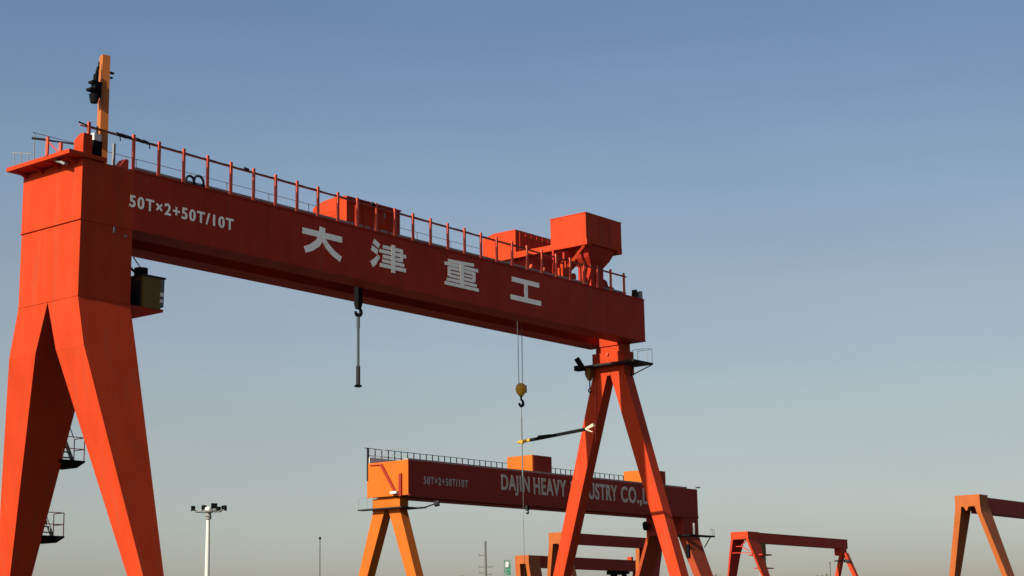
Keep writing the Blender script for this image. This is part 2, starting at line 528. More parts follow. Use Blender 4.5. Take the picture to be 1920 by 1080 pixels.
# operator's cab hung below the girder behind the rigid leg
cz0, cz1 = Z(11.0), Z(12.08)
cab = MB().box(2.78, 3.55, 0.2, 1.75, cz0, cz1).build('cab', 'olive', c1)
cab['label'] = 'small dark olive operator cab'
mb = MB().loft([[(3.552, 0.22, cz0 + 0.05), (3.70, 0.22, cz0 + 0.12), (3.70, 1.72, cz0 + 0.12), (3.552, 1.72, cz0 + 0.05)],
                [(3.552, 0.22, cz1), (3.72, 0.22, cz1 - 0.02), (3.72, 1.72, cz1 - 0.02), (3.552, 1.72, cz1)]])
mb.build('windscreen', 'glass', cab)
mb = MB().box(2.755, 2.778, 0.3, 1.65, cz0 + 0.05, cz1 - 0.12)
mb.build('window', 'glass', cab)
MB().box(3.52, 3.66, 0.17, 0.22, cz0 + 0.46, cz0 + 0.60).build('sticker', 'white', cab)
MB().box(3.52, 3.63, 0.17, 0.22, cz0 + 0.25, cz0 + 0.36).build('sticker', 'white', cab)
mb = MB().box(2.74, 3.74, 0.17, 1.78, cz1, cz1 + 0.06)
mb.build('cab_roof', 'dark', cab)
mb = MB().loft([[(2.0, 0.22, Z(10.42)), (3.68, 0.22, Z(10.93)), (3.68, 1.73, Z(10.93)), (2.0, 1.73, Z(10.42))],
                [(2.0, 0.22, cz0 - 0.004), (3.70, 0.22, cz0 + 0.03), (3.70, 1.73, cz0 + 0.03), (2.0, 1.73, cz0 - 0.004)]])
mb.build('cab_floor', 'red_shade', cab)
mb = MB().tube((3.0, 0.6, cz1 + 0.05), (3.0, 0.6, cz1 + 0.34), 0.24)
mb.build('roof_lamp', 'black', cab)
mb = MB().bar((2.121, 0.5, cz1 + 0.5), (2.9, 0.6, cz1 + 0.06), 0.06)
mb.box(2.121, 2.9, 0.5, 1.5, cz0 + 0.2, cz0 + 0.5)
mb.build('hanger', 'black', cab)
MB().tube((2.5, 0.4, cz1 + 0.62), (2.95, 0.45, cz1 + 0.22), 0.02).build('cable', 'black', cab)
MB().tube((2.2, 0.4, cz1 + 0.20), (2.95, 0.45, cz1 + 0.10), 0.02).build('cable', 'black', cab)

# stair flights and landings behind the far rigid leg
LAND = ((5.98, 3.17), (3.48, 4.17), (0.98, 5.05), (-1.6, 5.95))
for i, (zz, vv) in enumerate(LAND):
    z = Z(zz)
    mb = MB().box(1.95, 2.9, vv, vv + 1.25, z, z + 0.06)
    mb.loft([[(1.95, vv + 0.45, z - 0.15), (2.9, vv + 0.45, z - 0.15), (2.9, vv + 1.25, z - 0.15), (1.95, vv + 1.25, z - 0.15)],
             [(1.95, vv + 0.02, z), (2.9, vv + 0.02, z), (2.9, vv + 1.25, z), (1.95, vv + 1.25, z)]])
    lp = mb.build('stair_landing', 'black', c1)
    mb = MB()
    for (u, v) in ((1.98, vv + 0.03), (2.87, vv + 0.03), (2.87, vv + 0.6), (1.98, vv + 0.42)):
        mb.tube((u, v, z + 0.06), (u, v, z + 0.85), 0.018, n=6)
    for hgt in (0.45, 0.85):
        mb.tube((1.98, vv + 0.03, z + hgt), (2.87, vv + 0.03, z + hgt), 0.016, n=6)
        mb.tube((2.87, vv + 0.03, z + hgt), (2.87, vv + 0.6, z + hgt), 0.016, n=6)
        mb.tube((1.98, vv + 0.03, z + hgt), (1.98, vv + 0.42, z + hgt), 0.016, n=6)
    mb.build('guard_rail', 'rail', lp)
    # steep flight up from the landing, back behind the leg
    mb = MB()
    zt, vt, vb = z + 1.9, vv + 1.75, vv + 0.62
    for u in (2.25, 2.85):
        mb.bar((u, vb, z + 0.06), (u, vt, zt), 0.05, 0.14)
        mb.tube((u, vb, z + 0.9), (u, vt, zt + 0.85), 0.018, n=6)
    for k in range(1, 9):
        t = k / 9
        mb.box(2.25, 2.85, vb + (vt - vb) * t - 0.09, vb + (vt - vb) * t + 0.09, z + 1.85 * t, z + 1.85 * t + 0.03)
    mb.build('stair_flight', 'grey', c1)

# ------------------------------------------------------------------ trolleys on the front crane
def c1pt(u, v, z):
    a = ROT
    return (O1[0] + u * math.cos(a) - v * math.sin(a), O1[1] + u * math.sin(a) + v * math.cos(a), z)


# trolley one: machinery house above the first hook (its own origin at u=12.66)
t1 = thing('crane_trolley', 'single orange machinery house on the front crane girder, above the long hanging rod', 'crane trolley', c1pt(12.66, 0, ZT), ROT)
L = 3.07
hz = 1.22
vs = [(0.30, 0.0), (0.30, hz), (0.85, hz + 0.06), (1.62, hz), (2.16, hz - 0.18), (2.16, 0.0)]
mb = MB().loft([[(0, v, z + 0.045) for v, z in vs], [(L, v, z + 0.045) for v, z in vs]])
house = mb.build('machinery_house', 'red', t1)
for z in (0.42, 0.58, 0.74):
    MB().box(-0.015, 0.0, 0.9, 2.0, z, z + 0.02).build('louvre', 'red', house)
for u in (0.45, 0.9, 1.35, 1.8, 2.35, 2.8):
    MB().box(u, u + 0.06, 0.25, 0.30, 0.06, 1.2).build('panel_rib', 'red_shade', house)
MB().box(-0.03, L + 0.03, 0.24, 0.30, 1.20, 1.25).build('eaves_strip', 'red_shade', house)
MB().box(2.1, 2.16, 0.262, 0.30, 0.75, 0.95).build('handle', 'grey', house)
mb = MB()
mb.loft([[(L - 0.01 + x, v, 0.1) for x, v in ((0, .4), (0.07, .4), (0.07, 1.9), (0, 1.9))], [(L - 0.01 + x, v, 1.2) for x, v in ((0, .4), (0.07, .4), (0.07, 1.9), (0, 1.9))]])
mb.build('end_panel', 'black', house)
for u in (0.35, 2.6):
    MB().tube((u, 0.98, 0.40), (u, 1.16, 0.40), 0.1).build('wheel', 'dark', t1)

# trolley two: two houses on a cross beam
t2 = thing('crane_trolley', 'two orange machinery houses on a cross beam at the far end of the front girder', 'crane trolley', c1pt(24.0, 0, ZT), ROT)
def T(z):
    return Z(z) - ZT


u0 = 27.6 - 24.0
for (va, vb, zt) in ((-0.36, 1.69, 18.88), (3.78, 5.80, 18.78)):
    hb = MB()
    ch = 0.0 if va < 0 else 0.16
    prof = [(va, T(17.665)), (va, T(zt)), (vb - 0.7, T(zt)), (vb, T(zt) - ch), (vb, T(17.665))]
    hb.loft([[(u0, v, z) for v, z in prof], [(u0 + 2.82, v, z) for v, z in prof]])
    hs = hb.build('machinery_house', 'red', t2)
    if va < 0:
        MB().box(u0 - 0.02, u0 + 2.85, va - 0.02, vb + 0.02, T(zt) + 0.001, T(zt) + 0.035).build('roof_sheet', 'red', hs)
        MB().box(u0 + 1.05, u0 + 1.09, va - 0.015, va, T(17.75), T(18.8)).build('door_jamb', 'red_shade', hs)
        MB().box(u0 + 1.75, u0 + 1.79, va - 0.015, va, T(17.75), T(18.8)).build('door_jamb', 'red_shade', hs)
    else:
        rb = MB().box(0, 0.06, va - 0.03, va, T(17.75), T(18.7)).build('cladding_rib', 'red_shade', hs, loc=(u0 + 0.3, 0, 0))
        for k in range(1, 6):
            rep(rb, (u0 + 0.3 + k * 0.44, 0, 0), hs)
mb = MB().box(u0 - 0.04, u0 + 0.28, -0.42, 5.9, T(17.38), T(17.66))
mb.box(u0 + 0.28, u0 + 2.55, -0.36, 5.8, T(17.50), T(17.655))
mb.box(u0 + 2.55, u0 + 2.84, -0.36, 5.8, T(17.38), T(17.652))
mb.build('deck_frame', 'red', t2)
# legs of the trolley, flaring up to the wide deck
mb = MB()
for (v0, v1, w0, w1) in ((0.12, 0.85, -0.25, 1.6), (2.42, 3.15, 2.3, 5.2)):
    mb = MB()
    cu0, cu1 = 28.55 - 24, 29.55 - 24
    mb.loft([[(cu0, v0, 0.0), (cu1, v0, 0.0), (cu1, v1, 0.0), (cu0, v1, 0.0)],
             [(cu0, v0, T(16.62)), (cu1, v0, T(16.62)), (cu1, v1, T(16.62)), (cu0, v1, T(16.62))],
             [(cu0 - 0.35, v0 * .5 + w0 * .5, T(16.95)), (cu1 + 0.25, v0 * .5 + w0 * .5, T(16.95)), (cu1 + 0.25, v1 * .6 + w1 * .4, T(16.95)), (cu0 - 0.35, v1 * .6 + w1 * .4, T(16.95))],
             [(u0 + 0.30, w0, T(17.49)), (u0 + 2.5, w0, T(17.49)), (u0 + 2.5, w1, T(17.49)), (u0 + 0.30, w1, T(17.49))]])
    mb.build('pedestal', 'red_shade', t2)
mb = MB().loft([[(-0.9, v, 0.22), (-0.8, v, T(15.95)), (1.2, v, T(16.5)), (3.3, v, T(17.2)), (4.35, v, T(17.3)), (4.35, v, T(16.75)), (3.55, v, T(16.1)), (3.5, v, 0.22)]
                for v in (0.68, 0.74)])
mb.build('side_frame', 'red_shade', t2)
mb = MB().box(24.6 - 24, 31.0 - 24, 2.42, 2.7, 0.26, 0.70)
mb.build('bogie_frame', 'red_shade', t2)
MB().bar((u0 + 0.1, -0.2, T(17.42)), (u0 - 0.55, 0.36, T(16.35)), 0.10).build('brace', 'red', t2)
MB().bar((u0 + 0.4, 0.2, T(17.42)), (u0 - 0.1, 0.5, T(16.5)), 0.10).build('brace', 'red', t2)
mb = MB().box(26.62 - 24, 27.15 - 24, 0.3, 0.64, 0.02, T(16.25))
mb.box(26.9 - 24, 27.4 - 24, 0.33, 0.64, T(16.25), T(16.6))
mb.tube((27.5 - 24, 0.3, T(15.95)), (27.5 - 24, 0.64, T(15.95)), 0.16)
mb.build('gear_box', 'red', t2)
mb = MB().tube((5.95, 0.35, 0.35), (5.95, 0.85, 0.35), 0.28)
mb.box(6.05, 6.7, 0.35, 0.8, 0.1, 0.35)
mb.build('motor', 'red_shade', t2)
for u in (26.1, 26.9):
    MB().box(u - 24, u - 24 + 0.09, 0.40, 0.49, 0.0, T(17.0)).build('frame_post', 'red_shade', t2)
MB().box(24.2 - 24, 27.6 - 24, 0.42, 0.48, T(16.45), T(16.53)).build('frame_rail', 'red_shade', t2)
MB().bar((u0 + 0.35, 0.5, T(17.4)), (u0 + 1.25, 0.5, T(16.5)), 0.12).build('brace', 'red_shade', t2)
for u in (-0.6, 1.4, 3.1):
    MB().tube((u, 0.69, 0.36), (u, 0.87, 0.36), 0.14).build('wheel', 'dark', t2)
MB().tube((4.0, 2.75, 1.15), (4.0, 3.2, 1.15), 0.4, n=16).build('drum', 'dark', t2)
for u in (24.2, 25.1):
    MB().tube((u - 24, 0.36, 0.05), (u - 24 + 0.25, 0.4, 0.42), 0.07).build('hose', 'rail', t2)

# ------------------------------------------------------------------ hooks
def hook_mesh(c, r, t):
    m = MB()
    pts = []
    for i in range(15):
        a = math.radians(100 - i * 20)
        pts.append((c[0] + r * math.cos(a), c[1], c[2] + r * math.sin(a)))
    for i, (p, q) in enumerate(zip(pts[:-1], pts[1:])):
        w = t * (0.7 + 0.5 * math.sin(math.pi * i / 14))
        m.tube(p, q, w, n=8)
    m.tube((c[0], c[1], c[2] + r * 0.95), (c[0], c[1], c[2] + r + 2.2 * t), t * 0.8)
    return m


hk1 = thing('hook_block', 'dark hook with a long grey rod hanging below the middle of the front crane', 'crane hook', c1pt(14.69, MID, Z(9.63)), ROT)
def H(z):
    return z - 9.7 + 0.02


for du in (-0.07, 0.07):
    MB().tube((du, 0, H(13.3)), (du, 0, H(15.9)), 0.02, n=6).build('rope', 'rope', hk1)
mb = MB().box(-0.12, 0.12, -0.12, 0.12, H(13.05), H(13.75))
mb.loft([[(x * 0.12, y * 0.12, H(13.05)) for x, y in ((-1, -1), (1, -1), (1, 1), (-1, 1))], [(x * 0.08, y * 0.08, H(12.85)) for x, y in ((-1, -1), (1, -1), (1, 1), (-1, 1))]])
mb.build('sheave_block', 'black', hk1)
hook_mesh((0.0, 0, H(12.74)), 0.16, 0.065).build('hook', 'black', hk1)
mb = MB().tube((0, 0, H(12.1)), (0, 0, H(12.68)), 0.07).tube((0, 0, H(10.5)), (0, 0, H(12.1)), 0.055)
mb.build('rod', 'rod', hk1)
mb = MB().lathe((0, 0, 0), [(0.07, H(10.56)), (0.085, H(10.5)), (0.085, H(9.8)), (0.15, H(9.78)), (0.15, H(9.72)), (0.10, H(9.70))])
mb.build('rod_end', 'dark', hk1)

hk2 = thing('hook_block', 'yellow hook block hanging on two ropes near the A-frame leg of the front crane', 'crane hook', c1pt(25.08, MID, Z(8.18)), ROT)
def H2(z):
    return z - 8.3


for du in (-0.17, -0.12, 0.10, 0.15):
    MB().tube((du, 0, H2(10.95)), (du * 1.1, 0, H2(15.9)), 0.009, n=6).build('rope', 'rope', hk2)
mb = MB().lathe((0, 0, 0), [(0.10, H2(10.46)), (0.20, H2(10.60)), (0.25, H2(10.78)), (0.20, H2(10.95)), (0.10, H2(11.02))], n=14)
sb = mb.build('sheave_block', 'yellow', hk2)
MB().box(0.19, 0.27, -0.12, 0.12, H2(10.62), H2(10.94)).build('cheek_plate', 'black', sb)
mb = hook_mesh((0.0, 0, H2(10.14)), 0.14, 0.055)
mb.tube((0, 0, H2(10.40)), (0, 0, H2(10.48)), 0.06)
mb.build('hook', 'black', hk2)
mb = MB().tube((0, 0, H2(8.5)), (0, 0, H2(10.05)), 0.02, n=6)
mb.tube((0, 0, H2(8.5)), (0, 0, H2(9.5)), 0.034, n=6)
mb.tube((0.01, 0, H2(6.9)), (0, 0, H2(8.5)), 0.028, n=6)
mb.tube((0.02, 0, H2(1.4)), (0.01, 0, H2(6.9)), 0.008, n=6)
mb.build('sling', 'rope', hk2)

bar = thing('lifting_bar', 'thin black lifting bar with pale ends slung from the yellow hook block', 'lifting bar', c1pt(25.10, MID, Z(8.29)), ROT)
mb = MB().bar((0.0, -0.45, 0.04), (0.0, -3.5, 0.25), 0.10, 0.13)
mb.box(-0.05, 0.05, -1.6, -0.9, 0.13, 0.20)
mb.build('beam', 'black', bar)
mb = MB().tube((0, 0.22, 0.0), (0, -0.45, 0.045), 0.065)
mb.tube((0, 0, -0.08), (0, 0, 0.08), 0.09)
mb.build('clamp', 'yellow', bar)
mb = MB().tube((0, -3.5, 0.25), (0, -3.92, 0.40), 0.06, 0.08)
mb.tube((0, -3.52, 0.23), (0, -3.85, 0.10), 0.03, 0.02)
mb.build('tip', 'tip', bar)

# ================================================================== SECOND CRANE
O2 = (-6.844, 105.913, 0)
c2 = thing('gantry_crane', 'yellow-orange legged gantry crane behind, English company name along its maroon girder', 'gantry crane', O2, ROT)
W2 = 3.6
T2, B2 = Z(11.0), Z(8.82)
UE2 = 34.2
g = MB().box(0.04, UE2, 0.0, 1.3, B2, T2)
g.box(0.04, UE2, -0.06, 0.0, B2 - 0.10, B2 + 0.02)
gd2 = g.build('girder', 'maroon', c2)
MB().box(0.04, UE2, 2.3, W2, B2, T2).build('girder', 'maroon', c2)
eb = MB().box(0, 0.038, -0.01, W2, B2 - 0.04, T2 + 0.02)
eb.box(0.038, 0.7, 1.302, 2.298, B2 + 0.02, T2 - 0.02)
eb.build('end_beam', 'orange', c2)
MB().box(-0.12, -0.002, 0.5, 0.72, B2 - 0.1, B2 + 1.35).build('access_post', 'maroon', c2)
mb = MB().bar((-0.06, 2.3, T2 - 0.15), (-0.06, 1.0, B2 + 0.1), 0.07, 0.2)
mb.bar((-0.06, 3.3, T2 - 0.12), (-0.06, 2.3, T2 - 0.15), 0.06, 0.06)
mb.build('diagonal_bar', 'maroon', c2)  # maroon bars running slantwise across the end face
mb = MB().box(-0.3, -0.002, 0.75, 1.3, B2 + 0.08, B2 + 0.22)
mb.build('floodlight', 'white', c2)
# left A-frame
UL2 = 0.35
def leg2(sgn, ua, ub, top, bot, mid, mat):
    (zt, it, ot), (zb, ib, ob) = top, bot
    def sec(z):
        t = (zt - z) / (zt - zb)
        i, o = it + (ib - it) * t, ot + (ob - ot) * t
        return [(ua, mid + sgn * i, Z(z)), (ub, mid + sgn * i, Z(z)), (ub, mid + sgn * o, Z(z)), (ua, mid + sgn * o, Z(z))]
    return MB().loft([sec(zt), sec((zt + zb) / 2), sec(zb), sec(-4.3)]).build('leg', mat, c2)


M2 = 2.22
for sgn in (-1, 1):
    leg2(sgn, UL2, UL2 + 0.72, (7.95, 0.16, 1.16), (3.75, 1.72, 2.52), M2, 'orange')
mb = MB().box(UL2 - 0.02, UL2 + 0.78, M2 - 1.2, M2 + 1.2, Z(7.95), Z(8.70))
mb.loft([[(UL2 - 0.02, M2 - 1.0, Z(8.70)), (UL2 + 0.78, M2 - 1.0, Z(8.70)), (UL2 + 0.78, M2 + 0.9, Z(8.70)), (UL2 - 0.02, M2 + 0.9, Z(8.70))],
         [(UL2 - 0.02, M2 - 0.7, B2 - 0.042), (UL2 + 0.78, M2 - 0.7, B2 - 0.042), (UL2 + 0.78, M2 + 0.5, B2 - 0.042), (UL2 - 0.02, M2 + 0.5, B2 - 0.042)]])
mb.build('cap_beam', 'orange', c2)
MB().box(UL2, UL2 + 0.8, M2 - 5.0, M2 + 5.0, 0.2, 0.8).build('sill_beam', 'orange', c2)
mb = MB().box(UL2 - 0.6, UL2 - 0.03, M2 - 1.9, M2 + 2.0, Z(7.98), Z(8.06))
mb.box(UL2 + 0.8, UL2 + 1.3, M2 - 2.3, M2 + 2.0, Z(7.98), Z(8.06))
mb.box(UL2 - 0.03, UL2 + 0.8, M2 - 1.9, M2 - 1.21, Z(7.982), Z(8.058))
mb.tube((UL2 + 1.0, M2 - 2.4, Z(8.02)), (UL2 + 1.3, M2 - 3.0, Z(8.22)), 0.05)
mb.tube((UL2 + 1.3, M2 - 3.0, Z(8.22)), (UL2 + 1.45, M2 - 3.25, Z(8.28)), 0.2)
p2 = mb.build('service_platform', 'dark', c2)
mb = MB()
for v in (M2 + 1.2, M2 + 1.95):
    mb.tube((UL2 - 0.55, v, Z(8.06)), (UL2 - 0.55, v, Z(8.8)), 0.02, n=6)
mb.tube((UL2 - 0.55, M2 + 1.2, Z(8.8)), (UL2 - 0.55, M2 + 1.95, Z(8.8)), 0.02, n=6)
mb.build('guard_rail', 'grey', p2)
# right rigid leg
mb = MB().box(32.1, UE2 + 0.01, 0.03, W2 - 0.03, Z(7.4), B2 - 0.004)
mb.build('leg_head', 'maroon', c2)
for sgn in (-1, 1):
    def sec(z):
        t = (7.4 - z) / 3.3
        i, o = (1.15 if sgn < 0 else 1.5) + 1.3 * t, 1.78 + 1.3 * t
        ua, ub = 32.1 + 0.12 * t, UE2 - 0.15 * t
        m = W2 / 2
        return [(ua, m + sgn * i, Z(z)), (ub, m + sgn * i, Z(z)), (ub, m + sgn * o, Z(z)), (ua, m + sgn * o, Z(z))]
    MB().loft([sec(7.39), sec(4.0), sec(0), sec(-4.3)]).build('leg', 'legmix', c2)
MB().box(32.2, 33.6, W2 / 2 - 6.8, W2 / 2 + 6.8, 0.2, 0.8).build('sill_beam', 'orange', c2)
mb = MB().box(31.4, 32.05, -1.0, 1.6, Z(7.2), Z(7.32))
mb.box(32.05, 35.0, -1.0, -0.36, Z(7.2), Z(7.32))
mb.bar((34.9, -0.6, Z(7.2)), (34.15, -0.5, Z(6.4)), 0.06)
p3 = mb.build('service_platform', 'black', c2)
mb = MB()
for u in (34.3, 34.65, 34.95):
    mb.tube((u, -0.95, Z(7.32)), (u, -0.95, Z(7.8)), 0.02, n=6)
mb.tube((34.3, -0.95, Z(7.8)), (34.95, -0.95, Z(7.8)), 0.02, n=6)
mb.build('guard_rail', 'grey', p3)
MB().box(31.95, 32.1, -0.45, -0.15, Z(5.6), Z(6.6)).build('control_box', 'black', c2)
MB().box(33.3, 33.42, -0.15, -0.005, Z(7.4), Z(8.3)).build('lamp_tube', 'white', c2)
MB().tube((32.0, 3.62, Z(8.4)), (31.6, 3.3, Z(8.0)), 0.22).build('cable_reel', 'black', c2)
# lettering
text_part('lettering', '50T\u00d72+50T/10T', 'letterd', gd2, 1.5, 5.9, Z(9.54), Z(10.04), 0.0, bold=0.018, space=1.2)
for (s, a, b) in (('DAJIN', 9.42, 12.55), ('HEAVY', 13.0, 16.80), ('INDUSTRY', 17.35, 23.1), ('CO.,LTD', 23.6, 28.9)):
    z0 = 9.27 if ('J' in s or ',' in s) else 9.49
    text_part('lettering', s, 'letterm', gd2, a, b, Z(z0), Z(10.68), 0.0, bold=0.026, space=1.12)
# railing
mb = MB()
for z in (11.55, 12.02):
    mb.tube((0.05, W2 - 0.08, Z(z)), (UE2, W2 - 0.08, Z(z)), 0.022, n=6)
mb.tube((-0.3, W2 - 0.1, Z(12.02)), (0.05, W2 - 0.1, Z(12.02)), 0.03, n=6)
r2 = mb.build('railing', 'dark', c2)
pm = MB().box(-0.025, 0.025, -0.025, 0.025, -1.05, 0.02).build('post', 'dark', r2, loc=(0.05, W2 - 0.08, Z(12.02)))
MB().box(0.06, UE2 - 0.02, W2 - 0.16, W2 - 0.11, Z(11.0), Z(11.42)).build('toe_board', 'white', c2)
for k in range(1, 55):
    rep(pm, (0.05 + k * 0.63, W2 - 0.08, Z(12.02)), r2)
mb = MB()
for z in (11.35, 11.75):
    mb.tube((0.1, 0.1, Z(z)), (0.1, W2 - 0.1, Z(z + 0.1)), 0.018, n=6)
mb.build('end_railing', 'grey', c2)
MB().box(-0.06, -0.002, W2 - 0.1, W2 - 0.02, Z(9.9), Z(12.05)).build('corner_post', 'dark', c2)
mb = MB().box(0.75, UE2 - 0.4, 0.7, 1.1, T2, T2 + 0.22)
mb.build('walkway', 'walk', c2)
mb = MB().tube((34.1, 0.1, Z(11.0)), (34.1, 0.1, Z(11.4)), 0.02).tube((34.1, 0.1, Z(11.15)), (34.75, 0.1, Z(11.2)), 0.07)
mb.build('end_lamp', 'grey', c2)

def c2pt(u, v, z):
    a = ROT
    return (O2[0] + u * math.cos(a) - v * math.sin(a), O2[1] + u * math.sin(a) + v * math.cos(a), z)


for lab, u, vv0, vv1, l, top in (('orange and maroon machinery house above the word HEAVY on the crane behind', 14.2, 1.0, 3.3, 2.25, 12.42),
                                 ('orange machinery house at the far right end of the crane with the English name', 28.5, 0.8, 3.1, 2.4, 12.28)):
    t = thing('crane_trolley', lab, 'crane trolley', c2pt(u, 0, T2), ROT)
    MB().box(0, l, vv0, vv1, 0.10, Z(top) - T2).build('machinery_house', 'orange', t)
    mb = MB().box(0.15, l - 0.02, vv0 - 0.02, vv0 - 0.001, 0.12, Z(top) - T2 - 0.03)
    mb.build('side_panel', 'maroon', t)
    for uu in (0.3, l - 0.3):
        MB().tube((uu, vv0 + 0.05, 0.07), (uu, vv0 + 0.2, 0.07), 0.06).build('wheel', 'dark', t)
        MB().tube((uu, vv1 - 0.3, 0.07), (uu, vv1 - 0.1, 0.07), 0.06).build('wheel', 'dark', t)

hk3 = thing('hook_block', 'tiny dark hook block hanging under the girder with the English name', 'crane hook', c2pt(14.48, 1.75, Z(8.3)), ROT)
mb = MB().box(-0.13, 0.13, -0.1, 0.1, 0.25, 0.65)
mb.build('sheave_block', 'dark', hk3)
for du in (-0.07, 0.07):
    MB().tube((du, 0, 0.65), (du, 0, 2.7), 0.018, n=6).build('rope', 'rope', hk3)
hook_mesh((0, 0, 0.12), 0.11, 0.05).build('hook', 'dark', hk3)


# ================================================================== FAR SMALL CRANES
def lp(O, az, u, v):
    a = math.pi / 2 - az
    return (O[0] + u * math.cos(a) - v * math.sin(a), O[1] + u * math.sin(a) + v * math.cos(a))


def leg_obj(parent, mat, rows):
    """rows: (z, u0, u1, v0, v1) from the top down"""
    m = MB()
    m.loft([[(a, c, Z(z)), (b, c, Z(z)), (b, d, Z(z)), (a, d, Z(z))] for z, a, b, c, d in rows])
    return m.build('leg', mat, parent)


# crane three, low and half hidden behind the A-frame
az3 = 0.622
B3 = (17.438, 203.584)
L3 = 21.15
O3 = (B3[0] - L3 * math.sin(az3), B3[1] - L3 * math.cos(az3), 0)
c3 = thing('gantry_crane', 'low gantry crane whose yellow-orange end peeks out beside the nearest A-frame', 'gantry crane', O3, math.pi / 2 - az3)
W3 = 1.85
MB().box(1.3, L3 + 0.5, 0.02, 1.0, Z(9.76), Z(10.98)).build('girder', 'maroon', c3)
MB().box(0, 1.3, 0, W3, Z(9.75), Z(11.0)).build('end_beam', 'farorange', c3)
leg_obj(c3, 'farorange', [(9.75, 0, 1.6, 0.0, 0.55), (6.2, 0.6, 1.6, -0.75, -0.3), (-4.3, 0.9, 1.6, -3.1, -2.7)])
leg_obj(c3, 'farorange', [(9.75, 0, 1.6, 1.3, W3), (6.2, 0.6, 1.6, 2.15, 2.6), (-4.3, 0.9, 1.6, 4.55, 4.95)])
leg_obj(c3, 'maroon', [(9.755, 18.1, 21.65, 0.0, 0.8), (9.0, 18.0, 21.5, 0.0, 0.8), (7.8, 17.3, 20.9, -0.1, 0.7), (6.4, 16.4, 20.2, -0.3, 0.5), (-4.3, 14.5, 16.5, -1.2, -0.4)])
leg_obj(c3, 'farorange', [(9.755, 17.9, 19.5, 0.95, 1.5), (7.0, 17.8, 19.2, 1.05, 1.5), (-4.3, 17.6, 19.0, 3.0, 3.5)])

# crane four, just beneath it
O4 = (1.516, 214.766, 0)
az4 = 0.6051
c4 = thing('gantry_crane', 'lowest small gantry crane with a pale orange end at the bottom edge', 'gantry crane', O4, math.pi / 2 - az4)
L4 = 29.85
MB().box(2.6, L4, 0.02, 1.2, Z(8.30), Z(9.82)).build('girder', 'maroon', c4)
MB().box(0, 2.6, 0, 2.1, Z(8.75), Z(9.82)).build('end_beam', 'farorange', c4)
leg_obj(c4, 'farorange', [(8.75, 0, 2.6, -0.02, 0.5), (7.2, 0.15, 2.85, -0.15, 0.35), (-4.3, 1.0, 3.0, -1.6, -1.1)])
leg_obj(c4, 'farorange', [(8.75, 0, 2.6, 1.4, 2.12), (7.2, 0.15, 2.85, 1.4, 2.12), (-4.3, 1.0, 3.0, 2.6, 3.1)])
leg_obj(c4, 'maroon', [(8.29, 27.6, 29.8, 0.0, 1.0), (6.5, 26.6, 28.5, -0.4, 0.6), (-4.3, 26.0, 27.5, -2.4, -1.6)])
MB().box(26.0, 26.5, 0.2, 0.9, Z(9.82), Z(10.3)).build('rope_guide', 'red', c4)
ht = thing('crane_trolley', 'small black hoist hanging under the lowest small gantry crane', 'crane trolley', (*lp(O4, az4, 21.6, 0.6), Z(7.0)), math.pi / 2 - az4)
mb = MB().box(-0.9, 1.6, -0.5, 0.5, 0.75, 1.28)
mb.box(2.4, 3.8, -0.4, 0.4, 0.9, 1.28)
mb.box(1.6, 2.4, -0.3, 0.3, 1.1, 1.28)
mb.build('hoist_frame', 'black', ht)
mb = MB().tube((0.2, -0.4, 0.6), (0.2, 0.4, 0.6), 0.32).box(-0.2, 0.6, -0.3, 0.3, 0.1, 0.5)
mb.tube((3.0, -0.3, 0.65), (3.0, 0.3, 0.65), 0.25)
mb.build('rope_drum', 'black', ht)

# crane five, alone to the right
O5 = (26.608, 192.242, 0)
az5 = 0.6333
c5 = thing('gantry_crane', 'small red gantry crane standing alone in the gap right of the front crane', 'gantry crane', O5, math.pi / 2 - az5)
L5 = 26.85
gd5 = MB().box(2.8, L5, 0.25, 1.35, Z(9.86), Z(10.96))
gd5.box(2.8, L5, 0.18, 1.42, Z(10.96), Z(11.02))
gd5.build('girder', 'farred', c5)
MB().box(0, 2.8, 0, 2.25, Z(10.2), Z(11.06)).build('end_beam', 'red', c5)
leg_obj(c5, 'red', [(10.2, 0, 2.7, 0.0, 0.30), (8.4, 0.5, 2.55, -0.45, -0.2), (6.0, 1.3, 2.95, -1.04, -0.8), (-4.3, 1.9, 2.9, -3.4, -3.0)])
leg_obj(c5, 'farred', [(10.2, 0, 2.7, 1.95, 2.25), (8.4, 0.25, 2.5, 2.48, 2.72), (6.0, 0.5, 2.4, 3.02, 3.2), (-4.3, 1.9, 2.9, 5.2, 5.6)])
mb = MB()
for (p, q) in (((0.4, 0.5, 10.0), (0.4, 1.2, 9.4)), ((0.4, 1.8, 9.4), (0.4, 1.2, 9.4)), ((0.4, 0.2, 8.9), (0.4, 1.2, 9.4)), ((0.4, 2.4, 8.7), (0.4, -0.3, 8.6))):
    mb.bar((p[0], p[1], Z(p[2])), (q[0], q[1], Z(q[2])), 0.10)
mb.box(1.6, 3.9, -0.9, -0.2, Z(8.35), Z(8.5))
mb.build('leg_brace', 'farred', c5)
cb = MB().box(3.3, 4.6, 0.2, 1.4, Z(8.55), Z(9.85)).build('cab', 'olive', c5)
MB().box(4.603, 4.7, 0.3, 1.3, Z(8.7), Z(9.7)).build('windscreen', 'glass', cb)
MB().box(2.7, 5.1, -0.1, 1.5, Z(8.4), Z(8.545)).build('cab_floor', 'farred', cb)
mb = MB().box(3.0, 5.6, -0.2, 1.0, Z(6.9), Z(7.02))
st = mb.build('stair_landing', 'farred', c5)
mb = MB().box(3.7, 4.3, 0.1, 0.7, Z(7.03), Z(8.39)).box(3.6, 4.2, 0.1, 0.7, Z(3.0), Z(6.89))
mb.build('stair_flight', 'grey', c5)
MB().box(25.1, 26.6, 0.3, 1.3, Z(9.0), Z(9.855)).build('cap_beam', 'farred', c5)
UV = 25.2
